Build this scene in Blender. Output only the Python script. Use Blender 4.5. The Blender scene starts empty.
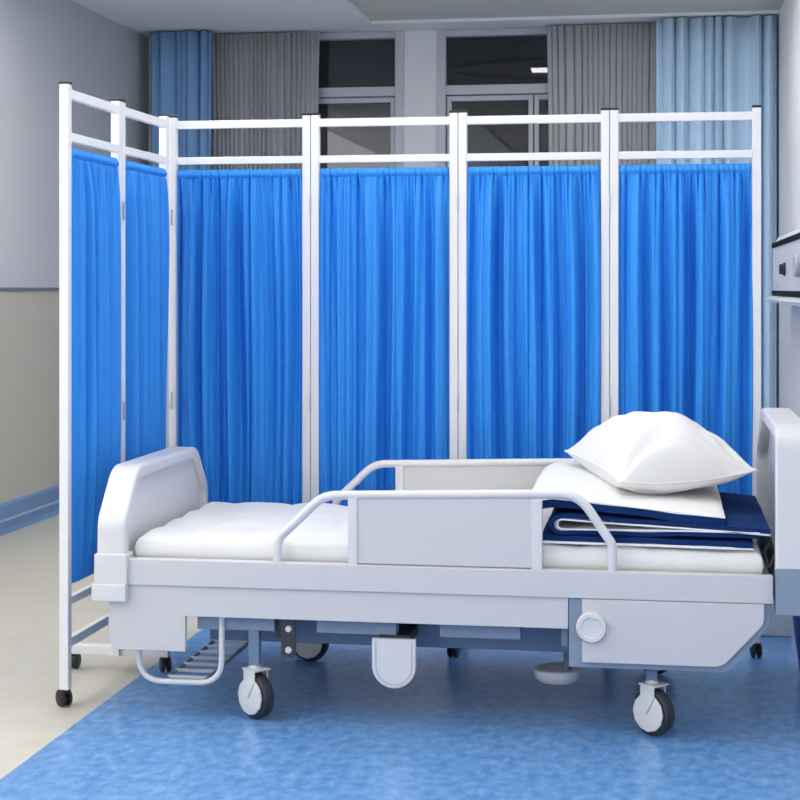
import bpy, bmesh, math, random
from mathutils import Vector, Matrix, noise
C = bpy.context.scene.collection
rnd = random.Random(7)
PI = math.pi
# ------------------------------------------------------------------ camera numbers
CAMH = 1.207; YAW = math.radians(9.12); FPX = 1620.0; HOR = 288.0
SA, CA = math.sin(YAW), math.cos(YAW)
def X_at(px, Y):                       # world X of a picture column on the plane y=Y
    u = (px-400)/FPX
    return Y*(-SA+CA*u)/(CA+SA*u)
def D_at(px, Y):
    u = (px-400)/FPX
    return Y/(CA+SA*u)
def Z_at(px, py, Y):
    return CAMH-(py-HOR)*D_at(px, Y)/FPX

# ------------------------------------------------------------------ materials
MATS = {}
def mat(name, col, rough=0.5, metal=0.0, spec=0.5, sheen=0.0, emis=None, estr=0, coat=0):
    m = bpy.data.materials.new(name); m.use_nodes = True
    b = m.node_tree.nodes['Principled BSDF']
    b.inputs['Base Color'].default_value = (*col, 1)
    b.inputs['Roughness'].default_value = rough
    b.inputs['Metallic'].default_value = metal
    b.inputs['Specular IOR Level'].default_value = spec
    if sheen: b.inputs['Sheen Weight'].default_value = sheen
    if coat: b.inputs['Coat Weight'].default_value = coat
    if emis:
        b.inputs['Emission Color'].default_value = (*emis, 1); b.inputs['Emission Strength'].default_value = estr
    MATS[name] = m
    return m
def bump(m, scale=40, strength=0.1, dist=0.01, detail=3, stretch=(1,1,1)):
    nt = m.node_tree; b = nt.nodes['Principled BSDF']
    tc = nt.nodes.new('ShaderNodeTexCoord'); mp = nt.nodes.new('ShaderNodeMapping')
    mp.inputs['Scale'].default_value = stretch
    n = nt.nodes.new('ShaderNodeTexNoise'); n.inputs['Scale'].default_value = scale; n.inputs['Detail'].default_value = detail
    bp = nt.nodes.new('ShaderNodeBump'); bp.inputs['Strength'].default_value = strength; bp.inputs['Distance'].default_value = dist
    nt.links.new(tc.outputs['Object'], mp.inputs['Vector']); nt.links.new(mp.outputs[0], n.inputs['Vector'])
    nt.links.new(n.outputs['Fac'], bp.inputs['Height']); nt.links.new(bp.outputs[0], b.inputs['Normal'])
def mottle(m, c1, c2, scale=6, detail=4, lo=.35, hi=.65, stretch=(1,1,1)):
    nt = m.node_tree; b = nt.nodes['Principled BSDF']
    tc = nt.nodes.new('ShaderNodeTexCoord'); mp = nt.nodes.new('ShaderNodeMapping')
    mp.inputs['Scale'].default_value = stretch
    n = nt.nodes.new('ShaderNodeTexNoise'); n.inputs['Scale'].default_value = scale; n.inputs['Detail'].default_value = detail
    r = nt.nodes.new('ShaderNodeValToRGB'); e = r.color_ramp.elements
    e[0].position = lo; e[0].color = (*c1, 1); e[1].position = hi; e[1].color = (*c2, 1)
    nt.links.new(tc.outputs['Object'], mp.inputs['Vector']); nt.links.new(mp.outputs[0], n.inputs['Vector'])
    nt.links.new(n.outputs['Fac'], r.inputs['Fac']); nt.links.new(r.outputs[0], b.inputs['Base Color'])

M_post   = mat('white_enamel', (.79,.79,.81), .35)
M_cap    = mat('black_plastic', (.012,.012,.015), .5)
M_caster = mat('caster_black', (.012,.012,.013), .45)
M_blue   = mat('blue_cloth', (.034,.285,.80), .55, spec=.3, sheen=.0)
M_bed    = mat('bed_plastic', (.62,.61,.62), .38)
M_bedlt  = mat('bed_plastic_light', (.70,.69,.70), .38)
M_slate  = mat('slate_steel', (.16,.23,.34), .4)
M_slate2 = mat('slate_panel', (.24,.30,.40), .45)
M_dark   = mat('dark_bracket', (.035,.038,.045), .5)
M_bolt   = mat('bolt_zinc', (.75,.76,.78), .3, .3)
M_tyre   = mat('rubber_grey', (.028,.032,.04), .6)
M_matt   = mat('mattress_cloth', (.78,.78,.77), .8, spec=.1, sheen=.1)
bump(M_matt, 30, .25, .01, 3)
M_white  = mat('white_cotton', (.80,.795,.78), .85, spec=.1, sheen=.15)
bump(M_white, 11, .5, .012, 5)
M_navy   = mat('navy_cloth', (.009,.033,.13), .85, spec=.08, sheen=.0)
M_pipe   = mat('white_piping', (.85,.87,.9), .7)
M_gasw   = mat('console_white', (.72,.73,.78), .35)
M_black  = mat('black_strip', (.006,.006,.01), .7, spec=.1)
M_knob   = mat('navy_outlet', (.01,.02,.08), .4)
M_frame  = mat('window_aluminium', (.48,.49,.54), .45, .1)
M_light  = mat('lamp_diffuser', (.9,.9,.9), .5, emis=(1,.99,.97), estr=12.5)
M_sheer  = mat('grey_sheer', (.55,.55,.57), .8, spec=.05)
M_cur    = mat('steel_blue_drape', (.22,.40,.66), .8, spec=.1)
M_curR   = mat('pale_blue_drape', (.60,.78,.95), .8, spec=.1)
M_ceil   = mat('ceiling_paint', (.86,.87,.88), .9, spec=.1)
M_ceilB  = mat('ceiling_inset_paint', (.66,.65,.58), .9, spec=.1)
M_wallR  = mat('wall_paint_lilac', (.84,.84,.87), .8, spec=.2)
M_wallB  = mat('wall_paint_grey', (.74,.75,.78), .8, spec=.2)
M_skirt  = mat('skirting_blue', (.16,.28,.50), .5)
M_line   = mat('skirting_line', (.40,.52,.70), .5)
M_trim   = mat('dado_line', (.16,.19,.26), .5)
M_cab    = mat('cabinet_cream', (.72,.76,.74), .5)
M_ext    = mat('night_darkness', (.05,.052,.06), .9, spec=0)  # dark tone stands in for the night outside

# sheer: part transparent
nt = M_sheer.node_tree; b = nt.nodes['Principled BSDF']; out = nt.nodes['Material Output']
tr = nt.nodes.new('ShaderNodeBsdfTransparent'); mx = nt.nodes.new('ShaderNodeMixShader'); mx.inputs[0].default_value = .70
nt.links.new(tr.outputs[0], mx.inputs[1]); nt.links.new(b.outputs[0], mx.inputs[2]); nt.links.new(mx.outputs[0], out.inputs['Surface'])
# glass
M_glass = bpy.data.materials.new('window_glass'); M_glass.use_nodes = True
nt = M_glass.node_tree; nt.nodes.remove(nt.nodes['Principled BSDF']); out = nt.nodes['Material Output']
gl = nt.nodes.new('ShaderNodeBsdfGlossy'); gl.inputs['Roughness'].default_value = .015; gl.inputs['Color'].default_value=(1,.98,.97,1)
tr = nt.nodes.new('ShaderNodeBsdfTransparent'); tr.inputs['Color'].default_value = (.75,.78,.85,1)
fr = nt.nodes.new('ShaderNodeFresnel'); fr.inputs['IOR'].default_value = 1.55
mx = nt.nodes.new('ShaderNodeMixShader')
nt.links.new(fr.outputs[0], mx.inputs[0]); nt.links.new(tr.outputs[0], mx.inputs[1]); nt.links.new(gl.outputs[0], mx.inputs[2]); nt.links.new(mx.outputs[0], out.inputs['Surface'])
# two-paint left wall (beige below the dado line)
M_wallL = mat('wall_paint_two_tone', (.5,.5,.5), .75, spec=.2)
nt = M_wallL.node_tree; b = nt.nodes['Principled BSDF']
g = nt.nodes.new('ShaderNodeNewGeometry'); sx = nt.nodes.new('ShaderNodeSeparateXYZ'); gt = nt.nodes.new('ShaderNodeMath'); gt.operation='GREATER_THAN'; gt.inputs[1].default_value = 1.2
mc = nt.nodes.new('ShaderNodeMix'); mc.data_type='RGBA'
mc.inputs['A'].default_value = (.52,.50,.44,1); mc.inputs['B'].default_value = (.56,.575,.61,1)
nt.links.new(g.outputs['Position'], sx.inputs[0]); nt.links.new(sx.outputs['Z'], gt.inputs[0]); nt.links.new(gt.outputs[0], mc.inputs['Factor']); nt.links.new(mc.outputs['Result'], b.inputs['Base Color'])
# floors
M_fbeige = mat('vinyl_beige', (.55,.52,.44), .32, spec=.5)
mottle(M_fbeige, (.56,.53,.45), (.60,.57,.50), 9, 5)
M_fblue = mat('vinyl_blue', (.12,.28,.6), .28, spec=.5)
mottle(M_fblue, (.085,.24,.54), (.20,.41,.72), 34, 7, .36, .74, (1.0,.62,1))

# ------------------------------------------------------------------ mesh helpers
def new(): return bmesh.new()
def box(bm, x0,x1,y0,y1,z0,z1, bev=0, seg=2):
    r = bmesh.ops.create_cube(bm, size=1)
    vs = r['verts']
    for v in vs:
        v.co = Vector(((x0+x1)/2+v.co.x*(x1-x0), (y0+y1)/2+v.co.y*(y1-y0), (z0+z1)/2+v.co.z*(z1-z0)))
    if bev:
        es = list({e for v in vs for e in v.link_edges})
        bmesh.ops.bevel(bm, geom=es, offset=bev, segments=seg, profile=.5, affect='EDGES')
def prism(bm, pts, axis, a, b, bev=0, seg=2):
    """pts 2D polygon; axis 'y' -> (x,z) ; 'x' -> (y,z) ; 'z' -> (x,y)"""
    def P(p, t):
        return {'y':Vector((p[0],t,p[1])), 'x':Vector((t,p[0],p[1])), 'z':Vector((p[0],p[1],t))}[axis]
    A = [bm.verts.new(P(p,a)) for p in pts]; B = [bm.verts.new(P(p,b)) for p in pts]
    n = len(pts); fs = [bm.faces.new(A), bm.faces.new(B[::-1])]
    for i in range(n): fs.append(bm.faces.new((A[i],B[i],B[(i+1)%n],A[(i+1)%n])))
    bmesh.ops.recalc_face_normals(bm, faces=fs)
    if bev:
        es = list({e for f in fs[:2] for e in f.edges})
        bmesh.ops.bevel(bm, geom=es, offset=bev, segments=seg, profile=.5, affect='EDGES')
def fillet(pts, rads, n=6, closed=False):
    out = []
    N = len(pts)
    for i,p in enumerate(pts):
        r = rads[i] if isinstance(rads,(list,tuple)) else rads
        if (not closed and i in (0,N-1)) or r<=0: out.append(Vector(p)); continue
        p = Vector(p); a = Vector(pts[i-1]); c = Vector(pts[(i+1)%N])
        u = (a-p).normalized(); v = (c-p).normalized()
        ang = u.angle(v); t = min(r/math.tan(ang/2), (a-p).length*.49, (c-p).length*.49)
        p0 = p+u*t; p1 = p+v*t
        for k in range(n+1):
            s = k/n
            out.append(p0*(1-s)**2+p*2*s*(1-s)+p1*s*s)
    return out
def tube(bm, pts, r, seg=10, sx=1.0):
    pts = [Vector(p) for p in pts]; rings = []
    t0 = (pts[1]-pts[0]).normalized()
    up = Vector((0,0,1)) if abs(t0.z)<.9 else Vector((0,1,0))
    nrm = (up - t0*up.dot(t0)).normalized()
    for i,p in enumerate(pts):
        if i==0: t = t0
        elif i==len(pts)-1: t = (pts[i]-pts[i-1]).normalized()
        else: t = ((pts[i]-pts[i-1]).normalized()+(pts[i+1]-pts[i]).normalized()).normalized()
        nrm = (nrm - t*nrm.dot(t)).normalized(); bn = t.cross(nrm)
        rings.append([bm.verts.new(p+(nrm*math.cos(2*PI*k/seg)+bn*sx*math.sin(2*PI*k/seg))*r) for k in range(seg)])
    for a,b in zip(rings, rings[1:]):
        for k in range(seg): bm.faces.new((a[k],a[(k+1)%seg],b[(k+1)%seg],b[k]))
    bm.faces.new(rings[0][::-1]); bm.faces.new(rings[-1])
def lathe(bm, prof, mtx, seg=24):
    """prof [(r,h)] round local z, mapped by mtx; closed at both ends when r==0"""
    rings = []
    for r,h in prof:
        if r<=1e-6: rings.append([bm.verts.new(mtx@Vector((0,0,h)))])
        else: rings.append([bm.verts.new(mtx@Vector((r*math.cos(2*PI*k/seg), r*math.sin(2*PI*k/seg), h))) for k in range(seg)])
    for a,b in zip(rings, rings[1:]):
        for k in range(seg):
            k2 = (k+1)%seg
            if len(a)==1 and len(b)==1: continue
            if len(a)==1: bm.faces.new((a[0],b[k2],b[k]))
            elif len(b)==1: bm.faces.new((a[k],a[k2],b[0]))
            else: bm.faces.new((a[k],a[k2],b[k2],b[k]))
def disc_prof(r, h0, h1, bev=.002):
    return [(0,h0),(r-bev,h0),(r,h0+bev),(r,h1-bev),(r-bev,h1),(0,h1)]
def frame_to(loc, zdir):
    z = Vector(zdir).normalized(); return Matrix.Translation(loc) @ z.to_track_quat('Z','Y').to_matrix().to_4x4()
def grid(bm, nu, nv, fn, mi=0):
    V = [[bm.verts.new(fn(i/(nu-1), j/(nv-1))) for j in range(nv)] for i in range(nu)]
    for i in range(nu-1):
        for j in range(nv-1):
            f = bm.faces.new((V[i][j],V[i+1][j],V[i+1][j+1],V[i][j+1])); f.material_index = mi
    return V
ROOT = {}
def empty(name, loc, label=None, cat=None, group=None, kind=None):
    o = bpy.data.objects.new(name, None); C.objects.link(o); o.location = loc; o.empty_display_size=.1
    ROOT[o.name] = Vector(loc); tagit(o, label, cat, group, kind)
    return o
def tagit(o, label=None, cat=None, group=None, kind=None):
    if label: o['label']=label
    if cat: o['category']=cat
    if group: o['group']=group
    if kind: o['kind']=kind
    return o
def obj(name, bm, mats, parent=None, smooth=True, origin=None, recalc=True):
    """world-space bmesh -> object; the origin follows the root of the parent chain"""
    if parent is not None: off = ROOT[parent.name]
    else: off = Vector(origin) if origin else Vector((0,0,0))
    if recalc: bmesh.ops.recalc_face_normals(bm, faces=bm.faces[:])
    if off.length: bmesh.ops.translate(bm, vec=-off, verts=bm.verts[:])
    me = bpy.data.meshes.new(name); bm.to_mesh(me); bm.free()
    if not isinstance(mats,(list,tuple)): mats=[mats]
    for m in mats: me.materials.append(m)
    if smooth:
        me.shade_smooth() if hasattr(me,'shade_smooth') else None
        me.set_sharp_from_angle(angle=math.radians(38))
    o = bpy.data.objects.new(name, me); C.objects.link(o)
    if smooth and recalc and len(me.vertices)<4000:
        wn=o.modifiers.new('wn','WEIGHTED_NORMAL'); wn.keep_sharp=True; wn.weight=80
    if parent is not None: o.parent = parent
    else: o.location = off
    ROOT[o.name] = off
    return o
def struct(name, bm, m, parent=None, smooth=False):
    o = obj(name, bm, m, parent, smooth)
    if parent is None: o['kind']='structure'
    return o

# ------------------------------------------------------------------ room
XL, XR, YB, YF, ZC = -3.20, .68, 9.85, -1.6, 2.79
bm=new(); box(bm, XL-.1,-1.60,YF,YB+.1,-.1,0); struct('floor', bm, M_fbeige)
bm=new(); box(bm, -1.60,XR+.1,YF,YB+.1,-.1,0); struct('floor', bm, M_fblue)
IX0, IY1 = -1.71, 9.56            # inset ceiling field starts here
bm=new(); box(bm, XL-.1,IX0,YF,YB+.1,ZC,ZC+.12); box(bm, IX0,XR+.1,IY1,YB+.1,ZC,ZC+.12); struct('ceiling', bm, M_ceil)
bm=new(); box(bm, IX0,XR+.1,YF,IY1,ZC+.018,ZC+.12); struct('ceiling', bm, M_ceilB)
bm=new(); box(bm, XL-.1,XL,5.5,YB+.1,0,ZC); box(bm, XL-.1,XL,YF,5.5,0,.95); struct('wall_left', bm, M_wallL)
bm=new(); box(bm, XL,XL+.012,9.42,YB,.147,ZC,.002); struct('trim_1', bm, mat('pilaster_paint',(.50,.55,.56),.8))
bm=new(); box(bm, XL,XL+.008,5.5,9.42,1.193,1.209,.002); struct('trim_2', bm, M_trim)
bm=new(); prism(bm, [(XL,0),(XL+.035,0),(XL+.022,.02),(XL+.016,.135),(XL+.01,.147),(XL,.147)], 'y', 5.5, YB); struct('baseboard_left', bm, M_skirt)
bm=new(); box(bm, XL+.015,XL+.024,5.5,YB,.060,.072); struct('trim_3', bm, M_line)
bm=new(); box(bm, XR,XR+.1,YF,YB+.1,0,ZC+.1); struct('wall_right', bm, M_wallR)
bm=new(); box(bm, -1.3,XR+.1,YF-.1,YF,0,ZC+.1); box(bm, XL-.1,-1.3,YF-.1,YF,0,ZC+.1); struct('wall_front', bm, M_wallR)
# window wall with two openings
W1 = (X_at(226,YB), X_at(404,YB)); W2 = (X_at(437,YB), X_at(600,YB))
ZT = Z_at(400,31,YB); ZS = .95
bm=new()
box(bm, XL-.1,W1[0],YB,YB+.15,0,ZC); box(bm, W1[1],W2[0],YB,YB+.15,0,ZC); box(bm, W2[1],XR+.1,YB,YB+.15,0,ZC)
for w in (W1,W2):
    box(bm, w[0],w[1],YB,YB+.15,0,ZS); box(bm, w[0],w[1],YB,YB+.15,ZT,ZC)
struct('wall_back', bm, M_wallB)
bm=new(); box(bm, XL-1,XR+1.5,YB+1.2,YB+1.3,-1,4.5); struct('night_backdrop', bm, M_ext)  # dark sheet added outside so the panes look out on night
bm=new()  # rest of the added box, keeps world light from behind the panes
box(bm, XL-1.1,XL-1,YB-.1,YB+1.3,-1,4.5); box(bm, XR+1.5,XR+1.6,YB-.1,YB+1.3,-1,4.5)
box(bm, XL-1.1,XR+1.6,YB+.1,YB+1.3,4.5,4.6); box(bm, XL-1.1,XR+1.6,YB+.1,YB+1.3,-1.1,-1)
box(bm, XL-1.1,XR+1.6,YB+.11,YB+.14,ZC+.12,4.5)
struct('night_backdrop', bm, M_ext)
bm=new(); box(bm, W1[1]-.0,W2[0],YB-.018,YB,0,.12,.003); struct('baseboard_back', bm, M_skirt)
def window(name, x0, x1, mulls):
    w = empty(name, (x0,YB,ZS), kind='structure')
    zt0, zt1 = Z_at(400,96,YB), Z_at(400,86.5,YB)      # transom
    f=.055
    bm=new()
    y0,y1 = YB-.012, YB+.07
    box(bm, x0,x0+f,y0,y1,ZS,ZT,.004); box(bm, x1-f,x1,y0,y1,ZS,ZT,.004)
    box(bm, x0+f,x1-f,y0,y1,ZT-.042,ZT,.004); box(bm, x0+f,x1-f,y0,y1,ZS,ZS+f,.004); box(bm, x0+f,x1-f,y0,y1,zt0,zt1,.004)
    struct('window_frame', bm, M_frame, w)
    bm=new()                                             # sliding sashes below the transom
    xs = [x0+f]+mulls+[x1-f]
    for a,b_ in zip(xs, xs[1:]):
        g=.032
        box(bm, a+.004,a+g,YB+.015,YB+.05,ZS+f,zt0-.004,.003); box(bm, b_-g,b_-.004,YB+.015,YB+.05,ZS+f,zt0-.004,.003)
        box(bm, a+g,b_-g,YB+.015,YB+.05,zt0-g-.004,zt0-.004,.003); box(bm, a+g,b_-g,YB+.015,YB+.05,ZS+f,ZS+f+.04,.003)
    struct('sash', bm, M_frame, w)
    bm=new(); box(bm, x0+f,x1-f,YB+.030,YB+.034,zt1,ZT-.042); struct('pane', bm, M_glass, w)
    bm=new(); box(bm, x0+f,x1-f,YB+.030,YB+.034,ZS+f+.02,zt0-.02); struct('pane', bm, M_glass, w)
    bm=new(); box(bm, x0-.03,x1+.03,YB-.05,YB+.0,ZS-.03,ZS,.004); struct('window_sill', bm, M_bedlt, w)
window('window_1', W1[0], W1[1], [X_at(298,YB)])
window('window_2', W2[0], W2[1], [X_at(533.5,YB)])

# ------------------------------------------------------------------ window drapes
def drape(name, px0, px1, Y, z0, z1, nf, amp, m, label, cat, group=None, seed=1, ruff=False):
    R = random.Random(seed); x0, x1 = X_at(px0,Y), X_at(px1,Y)
    ph = [R.uniform(0,6.28) for _ in range(8)]
    def f(u,v):
        s=u; wob = .35*math.sin(2*PI*1.3*s+ph[0])+.25*math.sin(2*PI*2.7*s+ph[1])
        k = 2*PI*(nf*s+wob)
        a = amp*(.75+.25*math.sin(2*PI*3.1*s+ph[2]))
        d = a*math.sin(k)+.3*a*math.sin(2*k+ph[3]+v*.8)
        spread = 1-(.035 if px1<700 else .0)*math.sin(PI*min(1,v*1.4))
        xc = (x0+x1)/2
        return Vector((xc+(x0+(x1-x0)*s-xc)*spread+.3*amp*math.cos(k), Y+d, z1+(z0-z1)*v))
    bm=new(); grid(bm, int(nf*14)+2, 14, f)
    o = obj(name, bm, m, origin=((x0+x1)/2,Y,z0), recalc=False)
    tagit(o, label, cat, group)
    sol = o.modifiers.new('thick','SOLIDIFY'); sol.thickness=.0015
    return o
drape('window_drape', 149, 214, 9.62, .05, ZC-.01, 6.5, .05, M_cur, 'steel blue full-length drape at the far left end of the window wall', 'curtain', seed=3)
drape('sheer_curtain', 211, 319, 9.745, .05, ZC-.01, 21, .018, M_sheer, 'grey see-through sheer beside the dark blue drape, over the left window', 'curtain', seed=5)
drape('sheer_curtain', 547, 664, 9.745, .05, ZC-.01, 19, .018, M_sheer, 'grey see-through sheer beside the pale blue drape, right of the dark glass', 'curtain', seed=8)
drape('window_drape', 655, 778, 9.60, .05, ZC-.01, 8.5, .045, M_curR, 'pale blue full-length drape in the far right corner by the white wall', 'curtain', seed=12)
# ceiling lamps: one mirrored in the glass, the others added as fill light
def lamp(x,y,w,l,label,zc=ZC+.018):
    r = empty('ceiling_light', (x,y,zc-.03), label, 'ceiling light', 'ceiling panel lights')
    bm=new(); t=.012
    box(bm, x-w/2,x+w/2,y-l/2,y-l/2+t,zc-.03,zc); box(bm, x-w/2,x+w/2,y+l/2-t,y+l/2,zc-.03,zc)
    box(bm, x-w/2,x-w/2+t,y-l/2+t,y+l/2-t,zc-.03,zc); box(bm, x+w/2-t,x+w/2,y-l/2+t,y+l/2-t,zc-.03,zc)
    obj('lamp_housing', bm, M_post, r, False)
    bm=new(); box(bm, x-w/2+t,x+w/2-t,y-l/2+t,y+l/2-t,zc-.025,zc-.005); obj('lamp_diffuser', bm, M_light, r, False)
lamp(-2.35,6.95,.9,.3,'white ceiling panel added as fill light for the ward, out of the picture',ZC)
lamp(-.05,7.7,.3,1.25,'white ceiling panel added as fill light for the ward, out of the picture')
lamp(-.62,8.05,.62,.30,'white panel light on the ceiling, mirrored in the right window pane')
for (x,y) in ((-.8,4.45),(-.4,5.7),(-.4,2.2),(-1.94,6.6),(-2.40,3.4),(-.4,.0)):
    lamp(x,y,.30,1.25,'white ceiling panel added as fill light for the ward, out of the picture', ZC if x<-1.71 else ZC+.018)
bm=new(); pts=[(-.72+.76*math.cos(a), 7.95+.55*math.sin(a), ZC+.004) for a in [2*PI*k/64 for k in range(65)]]
tube(bm, pts, .012, 6); o=obj('curtain_track', bm, M_post, origin=(-.72,7.95,ZC)); tagit(o,'round white curtain track on the ceiling, mirrored in the right window pane','curtain track')

# ------------------------------------------------------------------ wall console on the right
gx=.575; g0,g1=6.2,8.56
con = empty('bedhead_console', (gx,7.4,1.14), 'white medical gas console with two black strips on the right wall', 'wall console')
bm=new(); prism(bm, [(XR,1.17),(gx,1.17),(gx,1.43),(gx+.03,1.47),(XR,1.49)], 'y', g0, g1, .004); obj('console_body', bm, M_gasw, con)
for z in (1.412, 1.169):
    bm=new(); box(bm, gx-.006,gx+.01,g0,g1+.002,z,z+.025,.002); obj('black_strip', bm, M_black, con)
bm=new(); prism(bm, [(XR,1.135),(gx-.03,1.135),(gx-.035,1.15),(gx-.01,1.166),(XR,1.166)], 'y', g0-.02, g1+.12, .003); obj('console_rail', bm, M_gasw, con)
yk=7.72
bm=new(); lathe(bm, disc_prof(.024,0,.028,.004), frame_to((gx,yk,1.295),(-1,0,0))); lathe(bm, disc_prof(.032,0,.010,.003), frame_to((gx,yk,1.295),(-1,0,0))); obj('gas_outlet', bm, M_knob, con)
bm=new(); lathe(bm,[(.030,0),(.046,0),(.05,.012),(.046,.022),(.038,.022),(.034,.008),(.030,.006)], frame_to((gx,6.95,1.30),(-1,0,0)),28); obj('outlet_ring', bm, M_frame, con)
bm=new(); lathe(bm, disc_prof(.03,0,.012,.003), frame_to((gx,6.95,1.30),(-1,0,0))); obj('socket_face', bm, M_post, con)
bm=new(); box(bm, gx-.003,gx+.001,8.16,8.30,1.212,1.222); obj('name_plate', bm, M_frame, con)
bm=new(); box(bm, .62,XR,6.9,7.02,.12,1.135,.006); o=obj('wall_duct', bm, M_gasw, origin=(.65,6.96,.12)); tagit(o,'white vertical duct below the gas console on the right wall','duct')

# ------------------------------------------------------------------ white box and blue bin by the wall at the right edge
r = empty('bedside_cabinet', (.38,5.9,0), 'low cream cabinet standing on the blue floor behind the headboard', 'cabinet')
bm=new(); box(bm, .30,.452,5.74,6.1,0,.60,.006); obj('cabinet_body', bm, M_cab, r)
bm=new(); box(bm, .31,.442,5.733,5.74,.30,.58,.003); obj('drawer', bm, M_cab, r)
r = empty('waste_bin', (.532,5.22,0), 'dark blue bin with a pale rim at the right edge, beside the cream cabinet', 'bin')
M_bin = mat('bin_blue',(.03,.06,.30),.4)
bm=new(); lathe(bm,[(0,0),(.10,0),(.125,.20),(.115,.20),(.095,.01),(0,.01)], Matrix.Translation((.532,5.22,0)),28); obj('bin_body', bm, M_bin, r)
bm=new(); lathe(bm,[(.113,.198),(.129,.198),(.129,.212),(.113,.212),(.113,.198)], Matrix.Translation((.532,5.22,0)),28); obj('bin_rim', bm, M_gasw, r)

# ------------------------------------------------------------------ folding screen
SY = 5.40; PW=.028
scr = empty('folding_screen', (-.7,SY,0), 'white framed folding privacy screen with six bright blue cloth panels', 'folding screen')
def caster_mesh(bm, x,y, ang, s=1.0):
    """twin-wheel caster, top at z=.05"""
    ax = Vector((math.cos(ang), math.sin(ang),0)); fw = Vector((-ax.y,ax.x,0))
    c = Vector((x,y,.025*s))+fw*.008
    for k in (-1,1):
        lathe(bm,[(0,-.007),(.018*s,-.007),(.0245*s,-.004),(.025*s,0),(.0245*s,.004),(.018*s,.007),(0,.007)], frame_to(c+ax*.010*k, ax), 20)
    tube(bm,[c-ax*.016,c+ax*.016],.006,8)
    prism_pts=[c+fw*.020+Vector((0,0,.006)), c+Vector((0,0,.026)), Vector((x,y,.044*s))-fw*.012]
    tube(bm, prism_pts, .008, 8)
    lathe(bm, disc_prof(.012,0,.007,.001), Matrix.Translation((x,y,.043*s)), 12)
def screen_panel(p, q, seed, c0=False, c1=False, zsplit=0):
    """p,q: centres of the two posts (x,y)"""
    P=Vector((*p,0)); Q=Vector((*q,0)); d=(Q-P).normalized(); n=Vector((d.y,-d.x,0)); L=(Q-P).length
    R=Matrix(((d.x,-n.x,0,P.x),(d.y,-n.y,0,P.y),(0,0,1,0),(0,0,0,1)))   # local x along panel, local y = away from viewer
    def lbox(bm,x0,x1,y0,y1,z0,z1,bev=0):
        t=new(); box(t,x0,x1,y0,y1,z0,z1,bev); bmesh.ops.transform(t,matrix=R,verts=t.verts[:])
        me=bpy.data.meshes.new('t'); t.to_mesh(me); t.free(); bm.from_mesh(me); bpy.data.meshes.remove(me)
    h=PW/2; bm=new()
    lbox(bm,-h,h,-h,h,.05,1.795,.003); lbox(bm,L-h,L+h,-h,h,.05,1.795,.003)
    for z0,z1 in ((1.755,1.782),(1.632,1.657),(.290,.313),(.168,.195)):
        lbox(bm,h-.001,L-h+.001,-.010,.010,z0,z1,.002)
    fr = obj('panel_frame', bm, M_post, scr)
    for xx in (0,L):
        bm=new(); lbox(bm,xx-h-.001,xx+h+.001,-h-.001,h+.001,1.794,1.802,.002); obj('post_cap', bm, M_cap, fr)
    for xx,on in ((0,c0),(L,c1)):
        if on:
            w=R@Vector((xx,0,0)); bm=new(); caster_mesh(bm, w.x,w.y, on); obj('caster', bm, M_caster, fr)
    # rod through the hem, top and bottom
    for zr in (1.590,.372):
        bm=new(); tube(bm,[R@Vector((h,0,zr)),R@Vector((L-h,0,zr))],.0022,8); obj('curtain_rod', bm, M_post, fr)
    # cloth
    rr=random.Random(seed)
    fine=[(rr.uniform(15,20),rr.uniform(0,6.28)),(rr.uniform(24,31),rr.uniform(0,6.28))]
    mid=[(rr.uniform(5.2,6.6),rr.uniform(0,6.28)),(rr.uniform(9,11.5),rr.uniform(0,6.28)),(rr.uniform(2.6,3.8),rr.uniform(0,6.28))]
    dr=[rr.uniform(-.025,.025) for _ in range(4)]
    x0,x1=h+.001,L-h-.001
    def cloth(u,v):
        z=1.612+(.352-1.612)*v
        dt=(1.612-z); db=(z-.352)
        hem=min(1,abs(z-1.590)/.012) if z>1.57 else 1
        k=1-math.exp(-max(0,1.590-z)/.09)              # how free the folds are
        k*=1-math.exp(-max(0,z-.372)/.16)
        s=u+ .012*math.sin(5*u+4*v+dr[0]*60)*k
        def sharp(x):
            w=abs(math.sin((x+.55*math.sin(x))*.5)); return 1.1-1.9*w**.8
        def soft(x): return math.sin(x)
        f1=.0055*sharp(2*PI*fine[0][0]*u+fine[0][1]+.8*math.sin(11*u))+.0035*math.sin(2*PI*fine[1][0]*u+fine[1][1])
        am=.85+.30*math.sin(2*PI*1.7*u+mid[2][1]*2)
        ph1=2*PI*mid[0][0]*(s+dr[1]*v+.030*math.sin(6.5*u+mid[0][1]))+mid[0][1]
        ph2=2*PI*mid[1][0]*(s+dr[2]*v+.018*math.sin(7*u+1))+mid[1][1]
        f2=-.028*am*math.tanh(1.7*math.sin(ph1)+.35+.5*math.sin(ph2*.5))-.0095*math.sin(ph2)+.004*soft(2*PI*mid[2][0]*(s+dr[3]*v)+mid[2][1])
        y=f1*(.3+.7*(1-k))*1.2+f2*k
        if z>1.5835: y=y*.35-.009*math.sin(PI*min(1,(z-1.5835)/.026))
        pin=abs(z-1.590)<.006 or abs(z-.372)<.006
        y+= -.004-.005*(1-k)
        edge=min(u,1-u); 
        y*=min(1,.25+edge/.03)
        hug=.006*math.sin(PI*min(1,max(0,(1.612-z)/1.26)))
        x=x0+(x1-x0)*u + (.5-u)*2*(.002-hug)
        return R@Vector((x,y,z))
    # choose rows: fine near hems
    rows=[0,.006,.012,.0145,.018,.0225,.026,.031,.037,.05,.07,.095,.125,.16]+[.16+.68*i/14 for i in range(1,15)]+[.875,.905,.93,.95,.965,.976,.984,.992,1]
    bm=new(); nu=260
    V=[[bm.verts.new(cloth(i/(nu-1),v)) for v in rows] for i in range(nu)]
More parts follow.
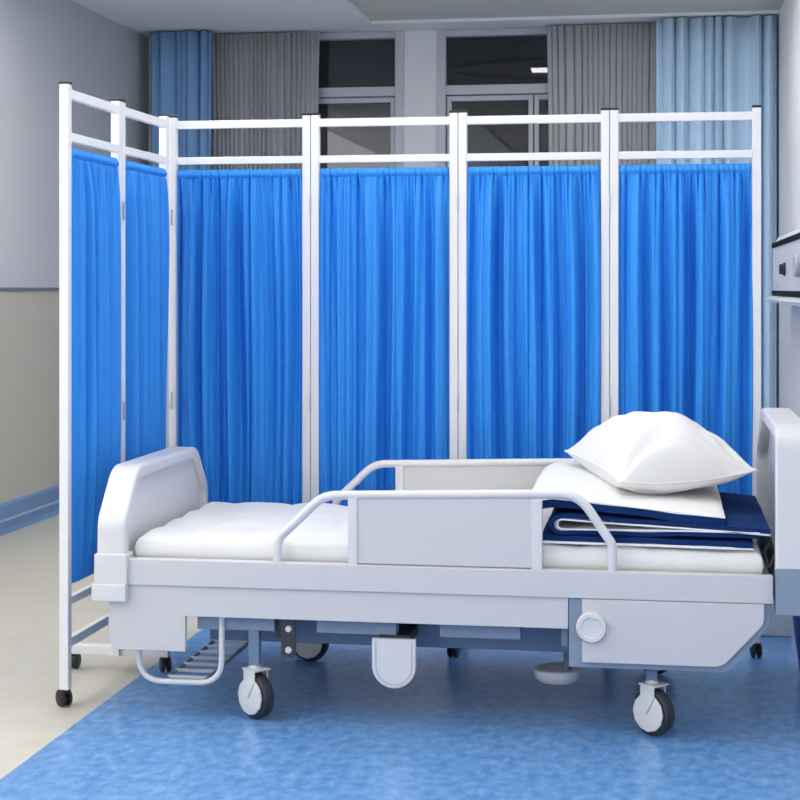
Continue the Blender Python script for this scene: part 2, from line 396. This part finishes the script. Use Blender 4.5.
    for i in range(nu-1):
        for j in range(len(rows)-1): bm.faces.new((V[i][j],V[i+1][j],V[i+1][j+1],V[i][j+1]))
    o=obj('cloth_panel', bm, M_blue, fr, recalc=False)
    sol=o.modifiers.new('thick','SOLIDIFY'); sol.thickness=.0012
    return fr
xs=[X_at(165,SY), X_at(311.3,SY), X_at(458.5,SY), X_at(609.8,SY), X_at(756.5,SY)]
g=.0148
corner=(xs[0], SY); 
# wing (towards the camera)
XW=-1.685; ys=[4.46, 4.905, 5.345]
screen_panel((-1.693,ys[0]),(-1.6885,ys[1]-g),11,c0=.9)
screen_panel((-1.687,ys[1]+g),(-1.676,ys[2]),12)
xa=XW+.004
ps=[(X_at(173.2,SY),xs[1]-g),(xs[1]+g,xs[2]-g),(xs[2]+g,xs[3]-g),(xs[3]+g,xs[4])]
for i,(a,b_) in enumerate(ps):
    screen_panel((a,SY),(b_,SY),21+i,c0=(2.2 if i==0 else False),c1=(.15 if i==3 else False))
# feet at the joints
def foot(cx,cy,dx,dy,a):
    bm=new(); L=.165
    box(bm, cx-(L if dx else .015),cx+(L if dx else .015),cy-(L if dy else .015),cy+(L if dy else .015),.050,.080,.003)
    f=obj('foot_bar', bm, M_post, scr)
    for k in (-1,1):
        bm=new(); caster_mesh(bm, cx+dx*k*(L-.012), cy+dy*k*(L-.012), a+k*.3); obj('caster', bm, M_caster, f)
foot(XW, ys[1], 1,0, .2)
for x in xs[1:4]: foot(x, SY, 0,1, .1)
def hinge(x,y,z):
    bm=new(); lathe(bm, disc_prof(.0022,-.028,.028,.0005), Matrix.Translation((x,y,z)),10)
    box(bm, x-.002,x+.002,y+.0,y+.008,z-.028,z+.028)
    obj('hinge', bm, M_frame, scr)
for x in xs[1:4]:
    for z in (1.49,.82): hinge(x,SY-.017,z)
for z in (1.45,.82): hinge(XW+.017,ys[1],z)
for z in (1.45,.82): hinge(XW+.0265,SY-.028,z)

# ------------------------------------------------------------------ bed
YN=4.36; YFAR=5.20
bed = empty('hospital_bed', (-.6,4.78,0), 'white hospital bed with side rails on big casters, in front of the blue screen', 'bed')
def XN(px): return X_at(px, YN)
def ZN(px,py): return Z_at(px,py,YN)
XA, XB = XN(126), XN(773.5)            # main rail ends
# mattress deck / rails
bm=new()
box(bm, XA,XB,YN,YN+.035,.375,.449,.004); box(bm, XA,XB,YFAR-.035,YFAR,.375,.449,.004)
box(bm, XA,XA+.04,YN+.035,YFAR-.035,.375,.43,.003); box(bm, XB-.04,XB,YN+.035,YFAR-.035,.375,.43,.003)
box(bm, XA+.04,XB-.04,YN+.035,YFAR-.035,.405,.432)
obj('bed_frame', bm, M_bed, bed)
# long skirts with the notch over the foot casters
xs0=XN(107.5); xn=XN(184.5); xe=XN(568)
pts=[(xs0,.376),(xe,.376),(xe,.291),(xn,.291),(xn,.192),(xs0+.03,.192),(xs0+.012,.20),(xs0,.22)]
for y0 in (YN+.008, YFAR-.026):
    bm=new(); prism(bm, pts, 'y', y0, y0+.018, .002); obj('side_skirt', bm, M_bed, bed)
# slate trim and head-end covers
xt=XN(568)+.002; xk=XN(582)
def cover(yo, sgn):
    zb=.189; zr=.36
    X1=XN(771); 
    o1=fillet([(xt,.374,0),(xt,.189,0),(XN(728),.189,0),(X1,.318,0),(X1,.374,0)],[0,.003,.05,.04,0],6)
    bm=new(); prism(bm,[(p[0],p[1]) for p in o1],'y',yo,yo+.03,.002); f=obj('cover_backing', bm, M_slate2, bed)
    X2=XN(764)
    o2=fillet([(xk,.374,0),(xk,.205,0),(XN(722),.205,0),(X2,.322,0),(X2,.374,0)],[0,.003,.05,.04,0],6)
    ya=yo-.012 if sgn<0 else yo+.030
    bm=new(); prism(bm,[(p[0],p[1]) for p in o2],'y',ya,ya+.012,.002); obj('cover_panel', bm, M_bed, f)
    # knob
    yk=ya if sgn<0 else ya+.012
    bm=new(); lathe(bm,[(0,-.002),(.041,-.002),(.041,.010),(.037,.016),(.028,.016),(.026,.012),(.0,.012)], frame_to((XN(591.5),yk,ZN(591,627)),(0,sgn,0)),36); obj('round_knob', bm, M_bedlt, f)
cover(YN+.010,-1); cover(YFAR-.04,1)
# under-beams
bm=new(); box(bm, XN(190),XN(569),YN+.20,YN+.24,.185,.375,.003); box(bm, XN(190),XN(569),YFAR-.24,YFAR-.20,.185,.375,.003)
box(bm, XN(190)+.1,XN(190)+.15,YN+.24,YFAR-.24,.21,.30); box(bm, XN(560)-.05,XN(560),YN+.24,YFAR-.24,.21,.30)
obj('under_beam', bm, M_slate, bed)
for y0,y1 in ((YN+.05,YN+.10),(YFAR-.10,YFAR-.05)):
    for (a,b_) in ((190,270.5),(310.5,393.5),(435,519)):
        bm=new(); box(bm, XN(a)+.006,XN(b_),y0,y1,.248,.375,.003); obj('cross_box', bm, M_slate2, bed)
bm=new(); box(bm, XN(560),XN(567),YN+.05,YN+.12,.235,.375,.002); obj('cross_box', bm, M_slate2, bed)
bm=new(); prism(bm,[(XN(279),.375),(XN(293.5),.375),(XN(293.5),.19),(XN(290),.182),(XN(283),.182),(XN(279),.19)],'y',YN+.026,YN+.034,.001); pl=obj('link_plate', bm, M_dark, bed)
for z in (.262,.203):
    bm=new(); lathe(bm,[(0,0),(.0095,0),(.0095,.003),(.007,.0065),(.003,.0065),(.0,.005)], frame_to((XN(286.5),YN+.026,z),(0,-1,0)),16); obj('bolt', bm, M_bolt, pl)
bm=new(); box(bm, XN(271),XN(279),YN+.06,YN+.16,.23,.375,.002); obj('link_arm', bm, M_dark, bed)
# U-shaped tag
c=XN(392); wv=(XN(414)-XN(370))/2; zt=.243; zbm=ZN(392,691)
def ush(w, zt, zb, n=16):
    r=w; return [(c-w,zt)]+[(c-r*math.cos(PI*k/n), zb+r-r*math.sin(PI*k/n)) for k in range(n+1)]+[(c+w,zt)]
bm=new(); prism(bm, ush(wv,zt,zbm),'y',YN+.028,YN+.044,.002); tg=obj('hanging_plate', bm, M_bedlt, bed)
P=[(x,YN+.0275,z) for x,z in ush(wv-.011,zt-.008,zbm+.011)]
bm=new(); tube(bm,P,.0013,6); obj('rim_line', bm, M_frame, tg)
bm=new(); box(bm,c-wv*.7,c+wv*.7,YN+.046,YN+.20,.225,.25); obj('plate_bracket', bm, M_dark, bed)
# round foot disc
bm=new(); yd=4.66; xd=X_at(557,yd); zd=Z_at(557,674,yd)
lathe(bm,[(0,-.018),(.052,-.018),(.063,-.008),(.066,.004),(.066,.016),(.062,.019),(.050,.019),(.044,.016),(0,.016)], Matrix.Translation((xd,yd,zd)),36); dk=obj('round_pedal', bm, M_bedlt, bed)
bm=new(); tube(bm,[(xd+.03,yd,zd+.012),(xd+.03,yd,.30)],.012,10); obj('pedal_stem', bm, M_slate, dk)
# legs with casters
def bed_leg(x, y, ang, lw=.0155):
    bm=new(); box(bm, x-lw,x+lw,y-.0155,y+.0155,.148,.30,.003); leg=obj('leg', bm, M_slate, bed)
    ax=Vector((math.sin(ang)*-1,-math.cos(ang),0)); fw=Vector((-ax.y,ax.x,0))     # ax points at the seen face
    cw=Vector((x,y,.0640))+fw*.006
    R=Matrix(((fw.x,ax.x,0,cw.x),(fw.y,ax.y,0,cw.y),(0,0,1,cw.z),(0,0,0,1)))      # local x fw, y ax
    bm=new(); t=new()
    z0=.136-.064
    box(t,-.030,.030,-.028,.028,z0,z0+.005,.001)
    for s in (-1,1):
        pts=[(-.026,z0+.003),(.022,z0+.003),(.022,.030),(.036,.006),(.030,-.022),(.008,-.036),(-.018,-.032),(-.034,-.010),(-.030,.016),(-.026,.026)]
        prism(t, pts,'y', s*.0235-.002, s*.0235+.002,.0008)
    bmesh.ops.transform(t,matrix=R,verts=t.verts[:]); me=bpy.data.meshes.new('t'); t.to_mesh(me); t.free(); bm.from_mesh(me); bpy.data.meshes.remove(me)
    lathe(bm, disc_prof(.0175,0,.012,.002), Matrix.Translation((x,y,.138)),20)
    obj('caster_fork', bm, M_bedlt, leg)
    bm=new(); lathe(bm,[(.040,-.016),(.055,-.018),(.0615,-.014),(.0635,-.006),(.0640,0),(.0635,.006),(.0615,.014),(.055,.018),(.040,.016)], frame_to(cw,ax),40)
    lathe(bm, disc_prof(.041,-.015,.015,.002), frame_to(cw,ax),30)
    obj('wheel', bm, M_tyre, leg)
    bm=new(); t0=cw+ax*.0185
    lathe(bm,[(0,.0),(.046,.0),(.051,-.003),(.051,-.008),(0,-.008)], frame_to(cw+ax*.0285,ax),12)
    tube(bm,[cw+ax*.031, cw+ax*.031+fw*.014+Vector((0,0,.024)), cw+ax*.029+fw*.024+Vector((0,0,.045))],.0018,6)
    obj('wheel_cover', bm, M_bedlt, leg)
XLg, XRg = -1.124, -.022
A=math.radians(37)
for x in (XLg,XRg):
    bed_leg(x, 4.43, A if x<-1 else math.radians(40)); bed_leg(x, 5.13, .15)
# rack under the foot end
bm=new()
xl,xr=XN(134),XN(217.5); yu=YN+.045
P=fillet([(xl,yu,.30),(xl,yu,.098),(xr,yu,.098),(xr,yu,.30)],[0,.07,.07,0],8)
tube(bm,P,.0082,10); rk=obj('rack_hoop', bm, M_bedlt, bed)
P=fillet([(xl,YFAR-.04,.30),(xl,YFAR-.04,.098),(xr,YFAR-.04,.098),(xr,YFAR-.04,.30)],[0,.07,.07,0],8)
bm=new(); tube(bm,P,.0082,10); obj('rack_hoop', bm, M_bedlt, bed)
ra,rb=XN(158),XN(198)
bm=new()
for x in (ra,rb): tube(bm,[(x,yu,.098),(x,YFAR-.04,.098)],.006,8)
obj('rack_rail', bm, M_slate2, rk)
for k in range(9):
    y=yu+.045+k*(.68/8.6); bm=new(); tube(bm,[(ra,y,.101),(rb,y,.101)],.0055,8); obj('rack_rung', bm, M_bed, rk)

# end boards: band swept in the YZ plane
def band(bm, path, w, x0, x1, rb=.008):
    n=len(path); sec=[]
    hw=w/2; hx=(x1-x0)/2; cx=(x0+x1)/2
    for sy,sx in ((1,1),(1,-1),(-1,-1),(-1,1)):
        cyc=(sy*(hw-rb), sx*(hx-rb)); base=math.atan2(sx,sy)
        for k in range(4):
            a=base+(-PI/4+PI/2*k/3)*(-1 if sy*sx>0 else 1)*1
            sec.append((cyc[0]+rb*math.cos(a), cyc[1]+rb*math.sin(a)))
    # order by angle for a convex section
    sec=sorted(set((round(a,6),round(b,6)) for a,b in sec), key=lambda p: math.atan2(p[1],p[0]))
    rings=[]
    for i,p in enumerate(path):
        p=Vector((0,p[0],p[1]))
        a=Vector((0,*path[max(0,i-1)][:2])); c_=Vector((0,*path[min(n-1,i+1)][:2]))
        t=(c_-a).normalized(); nn=Vector((0,-t.z,t.y))
        rings.append([bm.verts.new(Vector((cx+s[1],p.y+nn.y*s[0],p.z+nn.z*s[0]))) for s in sec])
    m=len(sec)
    for r0,r1 in zip(rings,rings[1:]):
        for k in range(m): bm.faces.new((r0[k],r0[(k+1)%m],r1[(k+1)%m],r1[k]))
    bm.faces.new(rings[0]); bm.faces.new(rings[-1][::-1])
def endboard(name, x0, x1, corners, rads, zbot, w, pan_off, m=M_bedlt):
    c3=[(y,z,0) for y,z in corners]
    path=[(p[0],p[1]) for p in fillet(c3, rads, 7)]
    bm=new(); band(bm, path, w, x0, x1, .009); b_=obj(name, bm, m, bed)
    bm=new(); prism(bm, path, 'x', pan_off[0], pan_off[1]); obj('board_panel', bm, M_bedlt, b_)
    return b_
hw=.019
fx0,fx1=XN(98)-.002, XN(126)
foot_b=endboard('footboard', fx0, fx1, [(YN+hw-.008,.40),(YN+hw-.004,.55),(YN+.125,.696-hw),(YFAR-.135,.696-hw),(YFAR-hw,.55),(YFAR-hw,.40)],[0,.06,.08,.08,.06,0],.4,.038,(fx0+.035,fx1-.018))
for yy in (YN-.006,YFAR-.052):
    bm=new(); box(bm, fx0-.006,fx1+.006,yy-.006,yy+.060,.377,.462,.004); obj('corner_sleeve', bm, M_bedlt, foot_b)
    bm=new(); box(bm, fx0-.012,fx1+.004,yy-.012,yy+.062,.330,.378,.004); obj('corner_block', bm, M_bedlt, foot_b)
hx0=XB+.004; hx1=hx0+.088
head_b=endboard('headboard', hx0, hx1, [(YN-.006,.47),(YN-.006,.806),(YN+.055,.845-hw),(YFAR-.24,.850-hw),(YFAR-.03,.70),(YFAR-hw,.47)],[0,.03,.03,.06,.06,0],.4,.038,(hx0+.03,hx1-.02))
bm=new(); box(bm, hx0+.001,hx1+.004,YN-.028,YN+.04,.352,.474,.003); box(bm, hx0+.001,hx1+.004,YFAR-.06,YFAR,.352,.474,.003); box(bm, hx0+.01,hx1-.01,YN+.04,YFAR-.06,.352,.50,.003)
obj('headboard_base', bm, M_slate2, head_b)
P=fillet([(hx0-.006,4.46,.535),(hx0-.022,4.44,.50),(hx0-.012,4.41,.455),(hx0+.004,4.41,.50)],[0,.03,.02,0],5)
bm=new(); tube(bm,P,.0045,8); obj('black_cable', bm, M_cap, head_b)

# side rails
def siderail(y, sgn):
    z0=.449
    def Z(py,px=430): return ZN(px,py)
    pr=[(XN(276.5),y,.440),(XN(276.5),y,ZN(276,540)),(XN(322),y,ZN(322,496)),(XN(578),y,ZN(578,494.5)),(XN(612),y,ZN(612,545)),(XN(612.5),y,.440)]
    P=fillet(pr,[0,.05,.10,.10,.04,0],8)
    bm=new(); tube(bm,P,.0125,12); r=obj('side_rail', bm, M_bedlt, bed)
    zt=ZN(440,496)
    bm=new(); box(bm, XN(355),XN(533),y-.006,y+.006,.452,zt-.004,.002); obj('rail_panel', bm, M_bed, r)
    for a,b_ in ((347.5,357),(531,542)):
        bm=new(); box(bm, XN(a),XN(b_),y-.011,y+.011,.447,zt-.003,.003); obj('rail_upright', bm, M_bedlt, r)
siderail(YN+.014,-1); siderail(YFAR-.018,1)

# ------------------------------------------------------------------ mattress
mx0,mx1,my0,my1,mz0,mz1 = XA+.010, XB-.022, YN+.042, YFAR-.045, .432, .506
def mattress():
    bm=new(); nx,ny=150,60
    def h(u,v):
        x=mx0+(mx1-mx0)*u; y=my0+(my1-my0)*v
        q=abs(math.sin(PI*(x*5.2+.15*math.sin(y*9))))**.55*abs(math.sin(PI*(y*5.4+.12*math.sin(x*7))))**.55
        n=noise.noise(Vector((x*7,y*7,.3)))
        return .011*q+.005*n
    def S(u,v,top):
        x=mx0+(mx1-mx0)*u; y=my0+(my1-my0)*v
        r=.026
        du=min(u,1-u)*(mx1-mx0); dv=min(v,1-v)*(my1-my0); d=min(du,dv)
        k=1 if d>=r else math.sqrt(max(0,1-(1-d/r)**2))
        zc=(mz0+mz1)/2
        if top: return Vector((x,y,zc+(mz1-zc-.006)*k+h(u,v)*k))
        return Vector((x,y,zc-(zc-mz0)*k))
    ease=lambda t: .5-.5*math.cos(PI*t) if False else t
    us=sorted(set([i/nx for i in range(nx+1)]+[i*.0025 for i in range(6)]+[1-i*.0025 for i in range(6)]))
    vs=sorted(set([i/ny for i in range(ny+1)]+[i*.005 for i in range(7)]+[1-i*.005 for i in range(7)]))
    T=[[bm.verts.new(S(u,v,True)) for v in vs] for u in us]; B=[[bm.verts.new(S(u,v,False)) for v in vs] for u in us]
    for G,fl in ((T,0),(B,1)):
        for i in range(len(us)-1):
            for j in range(len(vs)-1):
                q=(G[i][j],G[i+1][j],G[i+1][j+1],G[i][j+1]); bm.faces.new(q if not fl else q[::-1])
    bmesh.ops.remove_doubles(bm, verts=bm.verts[:], dist=.0003)
    o=obj('mattress', bm, M_matt, origin=((mx0+mx1)/2,(my0+my1)/2,mz0))
    tagit(o,'white quilted mattress lying on the hospital bed','mattress')
    # tape seam round the top edge
    return o
mattress()

# ------------------------------------------------------------------ folded quilt
def ribbon(bm, path, th, y0, y1, nseg=26, upmat=1, lowmat=0, side=None, yskew=None, seed=0, piping=None):
    """path of (x,z) points; the cloth layer has thickness th; 'left of travel' side gets upmat"""
    pts=[Vector((p[0],0,p[1])) for p in path]
    # resample
    L=[0]
    for a,b_ in zip(pts,pts[1:]): L.append(L[-1]+(b_-a).length)
    N=int(L[-1]/.010)+2; rs=[]
    j=0
    for i in range(N):
        s=L[-1]*i/(N-1)
        while j<len(L)-2 and L[j+1]<s: j+=1
        rs.append(pts[j].lerp(pts[j+1],(s-L[j])/max(1e-9,L[j+1]-L[j])))
    up=[];lo=[]
    for i,p in enumerate(rs):
        t=(rs[min(N-1,i+1)]-rs[max(0,i-1)]).normalized(); n=Vector((-t.z,0,t.x))
        ru=[];rl=[]
        for k in range(nseg+1):
            v=k/nseg
            ez=min(1,min(v,1-v)*nseg/2.2); ex=min(1,min(i,N-1-i)/2.2)
            e=.55+.45*math.sqrt(max(0,1-(1-ez)**2))*math.sqrt(max(0,1-(1-ex)**2))
            s=i/(N-1)
            a,b2=(y0(s),y1(s)) if callable(y0) else (y0,y1)
            y=a+(b2-a)*v + .004*math.sin(s*17+seed)*(1 if v<.5 else -1)
            q=Vector((p.x,y,p.z)); 
            dz=noise.noise(Vector((p.x*9+seed,y*9,seed*3.1)))*.004
            if side: q=side(q,s,v)
            ru.append(bm.verts.new(q+n*(th/2*e)+Vector((0,0,dz)))); rl.append(bm.verts.new(q-n*(th/2*e)+Vector((0,0,dz))))
        up.append(ru);lo.append(rl)
    edge=[]
    for i in range(N-1):
        for k in range(nseg):
            f=bm.faces.new((up[i][k],up[i+1][k],up[i+1][k+1],up[i][k+1])); f.material_index=upmat
            f=bm.faces.new((lo[i][k],lo[i][k+1],lo[i+1][k+1],lo[i+1][k])); f.material_index=lowmat
        for k in (0,nseg):
            f=bm.faces.new((up[i][k],up[i+1][k],lo[i+1][k],lo[i][k])); f.material_index=2
    for i in (0,N-1):
        for k in range(nseg):
            f=bm.faces.new((up[i][k],up[i][k+1],lo[i][k+1],lo[i][k])); f.material_index=2
    if piping is not None:
        def mid(i,k): return (up[i][k].co+lo[i][k].co)/2
        loop=[mid(i,0)+Vector((0,-.002,0)) for i in range(N)]+[mid(N-1,k) for k in range(nseg+1)]+[mid(i,nseg) for i in range(N-1,-1,-1)]+[mid(0,k) for k in range(nseg,-1,-1)]
        out=[loop[0]]
        for q in loop[1:]:
            if (q-out[-1]).length>.004: out.append(q)
        tube(piping,out,.0028,6)
q0=XN(541)-.004; q1=.262
yq0,yq1=YN+.052,YFAR-.09
bm=new(); pb=new()
# bottom layer: white under, navy over
ribbon(bm,[(q0,.528),(-.2,.5265),(0,.524),(.15,.523),(.245,.521)],.026,yq0,yq1,seed=1,upmat=0,lowmat=1,piping=None)
# front white hem of the bottom layer
tube(pb,[(q0,yq0-.003,.517),(-.2,yq0-.004,.516),(0,yq0-.004,.514),(.15,yq0-.003,.512),(.246,yq0,.511)],.0035,6)
# looped middle layer: white inside the loop, navy outside (travel from right lower to left, round, back right)
lp=[(.262,0,.5445),(.1,0,.5465),(-.15,0,.5440),(-.262,0,.5435)]+[(-.266-.024*math.sin(t),0,.5660-.0225*math.cos(t)) for t in [PI*k/10 for k in range(1,10)]]+[(-.262,0,.5885),(-.15,0,.5815),(.05,0,.5725),(.20,0,.5640),(.290,0,.5580)]
# lower arm thin, upper arm thick: split at the turn
P2=[(p[0],p[2]) for p in lp]
ribbon(bm,P2,.0205,yq0+.002,yq1+.02,seed=2,upmat=0,lowmat=1)
# white inner lining edge lines
inner=[(.262,.5535),(.1,.5555),(-.15,.5530),(-.258,.5525)]+[(-.262-.0135*math.sin(t),.5660-.0130*math.cos(t)) for t in [PI*k/8 for k in range(1,8)]]+[(-.258,.5790),(-.15,.5720),(.05,.5630),(.2,.5545),(.290,.5490)]
tube(pb,[(p[0],yq0-.002,p[1]) for p in inner],.0024,6)
# top layer: navy below, white above, sloping down to the right, draped over the left edge
def skew(q,s,v):
    q=q.copy(); q.z+= .028*v*(1-.6*s)+.010*math.sin(PI*v)*(1-s)
    return q
ribbon(bm,[(q0-.035,.590),(q0-.020,.609),(q0+.004,.6205),(q0+.03,.6240),(-.2,.6160),(-.1,.6060),(0,.5960),(.08,.5885),(.172,.5830)],.036,lambda s:yq0+.004,lambda s:yq1-.02+.05*s,seed=3,upmat=1,lowmat=0,side=skew)
bmesh.ops.remove_doubles(bm, verts=bm.verts[:], dist=.0001)
qo=obj('folded_quilt', bm, [M_navy,M_white,M_navy], origin=(0,4.75,.50)); tagit(qo,'navy and white quilt folded in layers on the mattress under the pillow','quilt')
tube(pb,[(q0+.0,yq0,.640),(q0+.04,yq0-.001,.6365),(-.2,yq0-.001,.629),(-.1,yq0,.619),(0,yq0,.609),(.08,yq0,.6005),(.172,yq0+.002,.5925)],.0022,6)
obj('quilt_piping', pb, M_pipe, qo)

# ------------------------------------------------------------------ pillow
def pillow():
    A_=Vector((-.288,5.00,.706)); B_=Vector((-.109,4.50,.672)); C_=Vector((.270,4.70,.690)); D_=Vector((.169,5.12,.715))
    n=56; bm=new()
    def base(u,v): return (A_*(1-u)*(1-v)+D_*u*(1-v)+C_*u*v+B_*(1-u)*v)
    def S(u,v,s):
        a,b_=2*u-1,2*v-1
        # pull the edge midpoints in so the corners stay pointed
        pa=a*(1-.09*(1-b_*b_)*abs(a)**2); pb_=b_*(1-.08*(1-a*a)*abs(b_)**2)
        p=base((pa+1)/2,(pb_+1)/2)
        sk=a+.22*(1-a*a)
        e=(max(0,1-sk*sk)**.62)*(max(0,1-b_*b_)**.62)
        wr=noise.noise(Vector((a*2.2,b_*2.2,s*3)))*.022+noise.noise(Vector((a*5,b_*5,s*7)))*.004
        # radiating tucks from the corners
        r=math.hypot(1-abs(a),1-abs(b_)); th=math.atan2(1-abs(b_),1-abs(a)+1e-6)
        tuck=.011*math.sin(th*9+a*3+b_*2)*math.exp(-((r-.35)/.3)**2)+.006*math.sin(th*15+a*5)*math.exp(-((r-.5)/.35)**2)
        up=.150*e if s>0 else -.082*e**.75
        z=p.z+up+(wr+tuck)*e**.5*(1 if s>0 else .3)
        edge_sag=-.020*(1-a*a)*(b_**8)*(1 if b_>0 else 0)
        return Vector((p.x,p.y,max(z+edge_sag,.640-.09*(p.x+.3)+.012*(p.y-4.5))))
    us=[(1-math.cos(PI*i/n))/2 for i in range(n+1)]
    for s in (1,-1):
        G=[[bm.verts.new(S(u,v,s)) for v in us] for u in us]
        for i in range(n):
            for j in range(n): bm.faces.new((G[i][j],G[i+1][j],G[i+1][j+1],G[i][j+1]))
    bmesh.ops.remove_doubles(bm, verts=bm.verts[:], dist=.0004)
    o=obj('pillow', bm, M_white, origin=(0,4.8,.61)); tagit(o,'plump white pillow lying on top of the folded quilt','pillow')
    # seam
    sm=new(); loop=[]
    for k in range(4*30):
        t=(k%30)/30; q=k//30
        u,v=[(t,0),(1,t),(1-t,1),(0,1-t)][q]
        loop.append(S(u,v,1))
    loop.append(loop[0]); tube(sm,loop,.003,6); obj('seam', sm, M_white, o)
pillow()

# ------------------------------------------------------------------ light, world, camera
w = bpy.data.worlds.new('World'); bpy.context.scene.world = w; w.use_nodes=True
w.node_tree.nodes['Background'].inputs[0].default_value=(1,.98,.97,1); w.node_tree.nodes['Background'].inputs[1].default_value=3.4
cam = bpy.data.cameras.new('camera'); co = bpy.data.objects.new('camera', cam); C.objects.link(co)
co.location=(0,0,CAMH); co.rotation_euler=(PI/2,0,YAW)
cam.sensor_width=36; cam.lens=FPX/800*36; cam.shift_y=(HOR-400)/800*1.0; cam.clip_start=.05
bpy.context.scene.camera=co
vs=bpy.context.scene.view_settings; vs.view_transform='Standard'; vs.look='None'; vs.gamma=1; vs.exposure=-.03; vs.use_curve_mapping=False
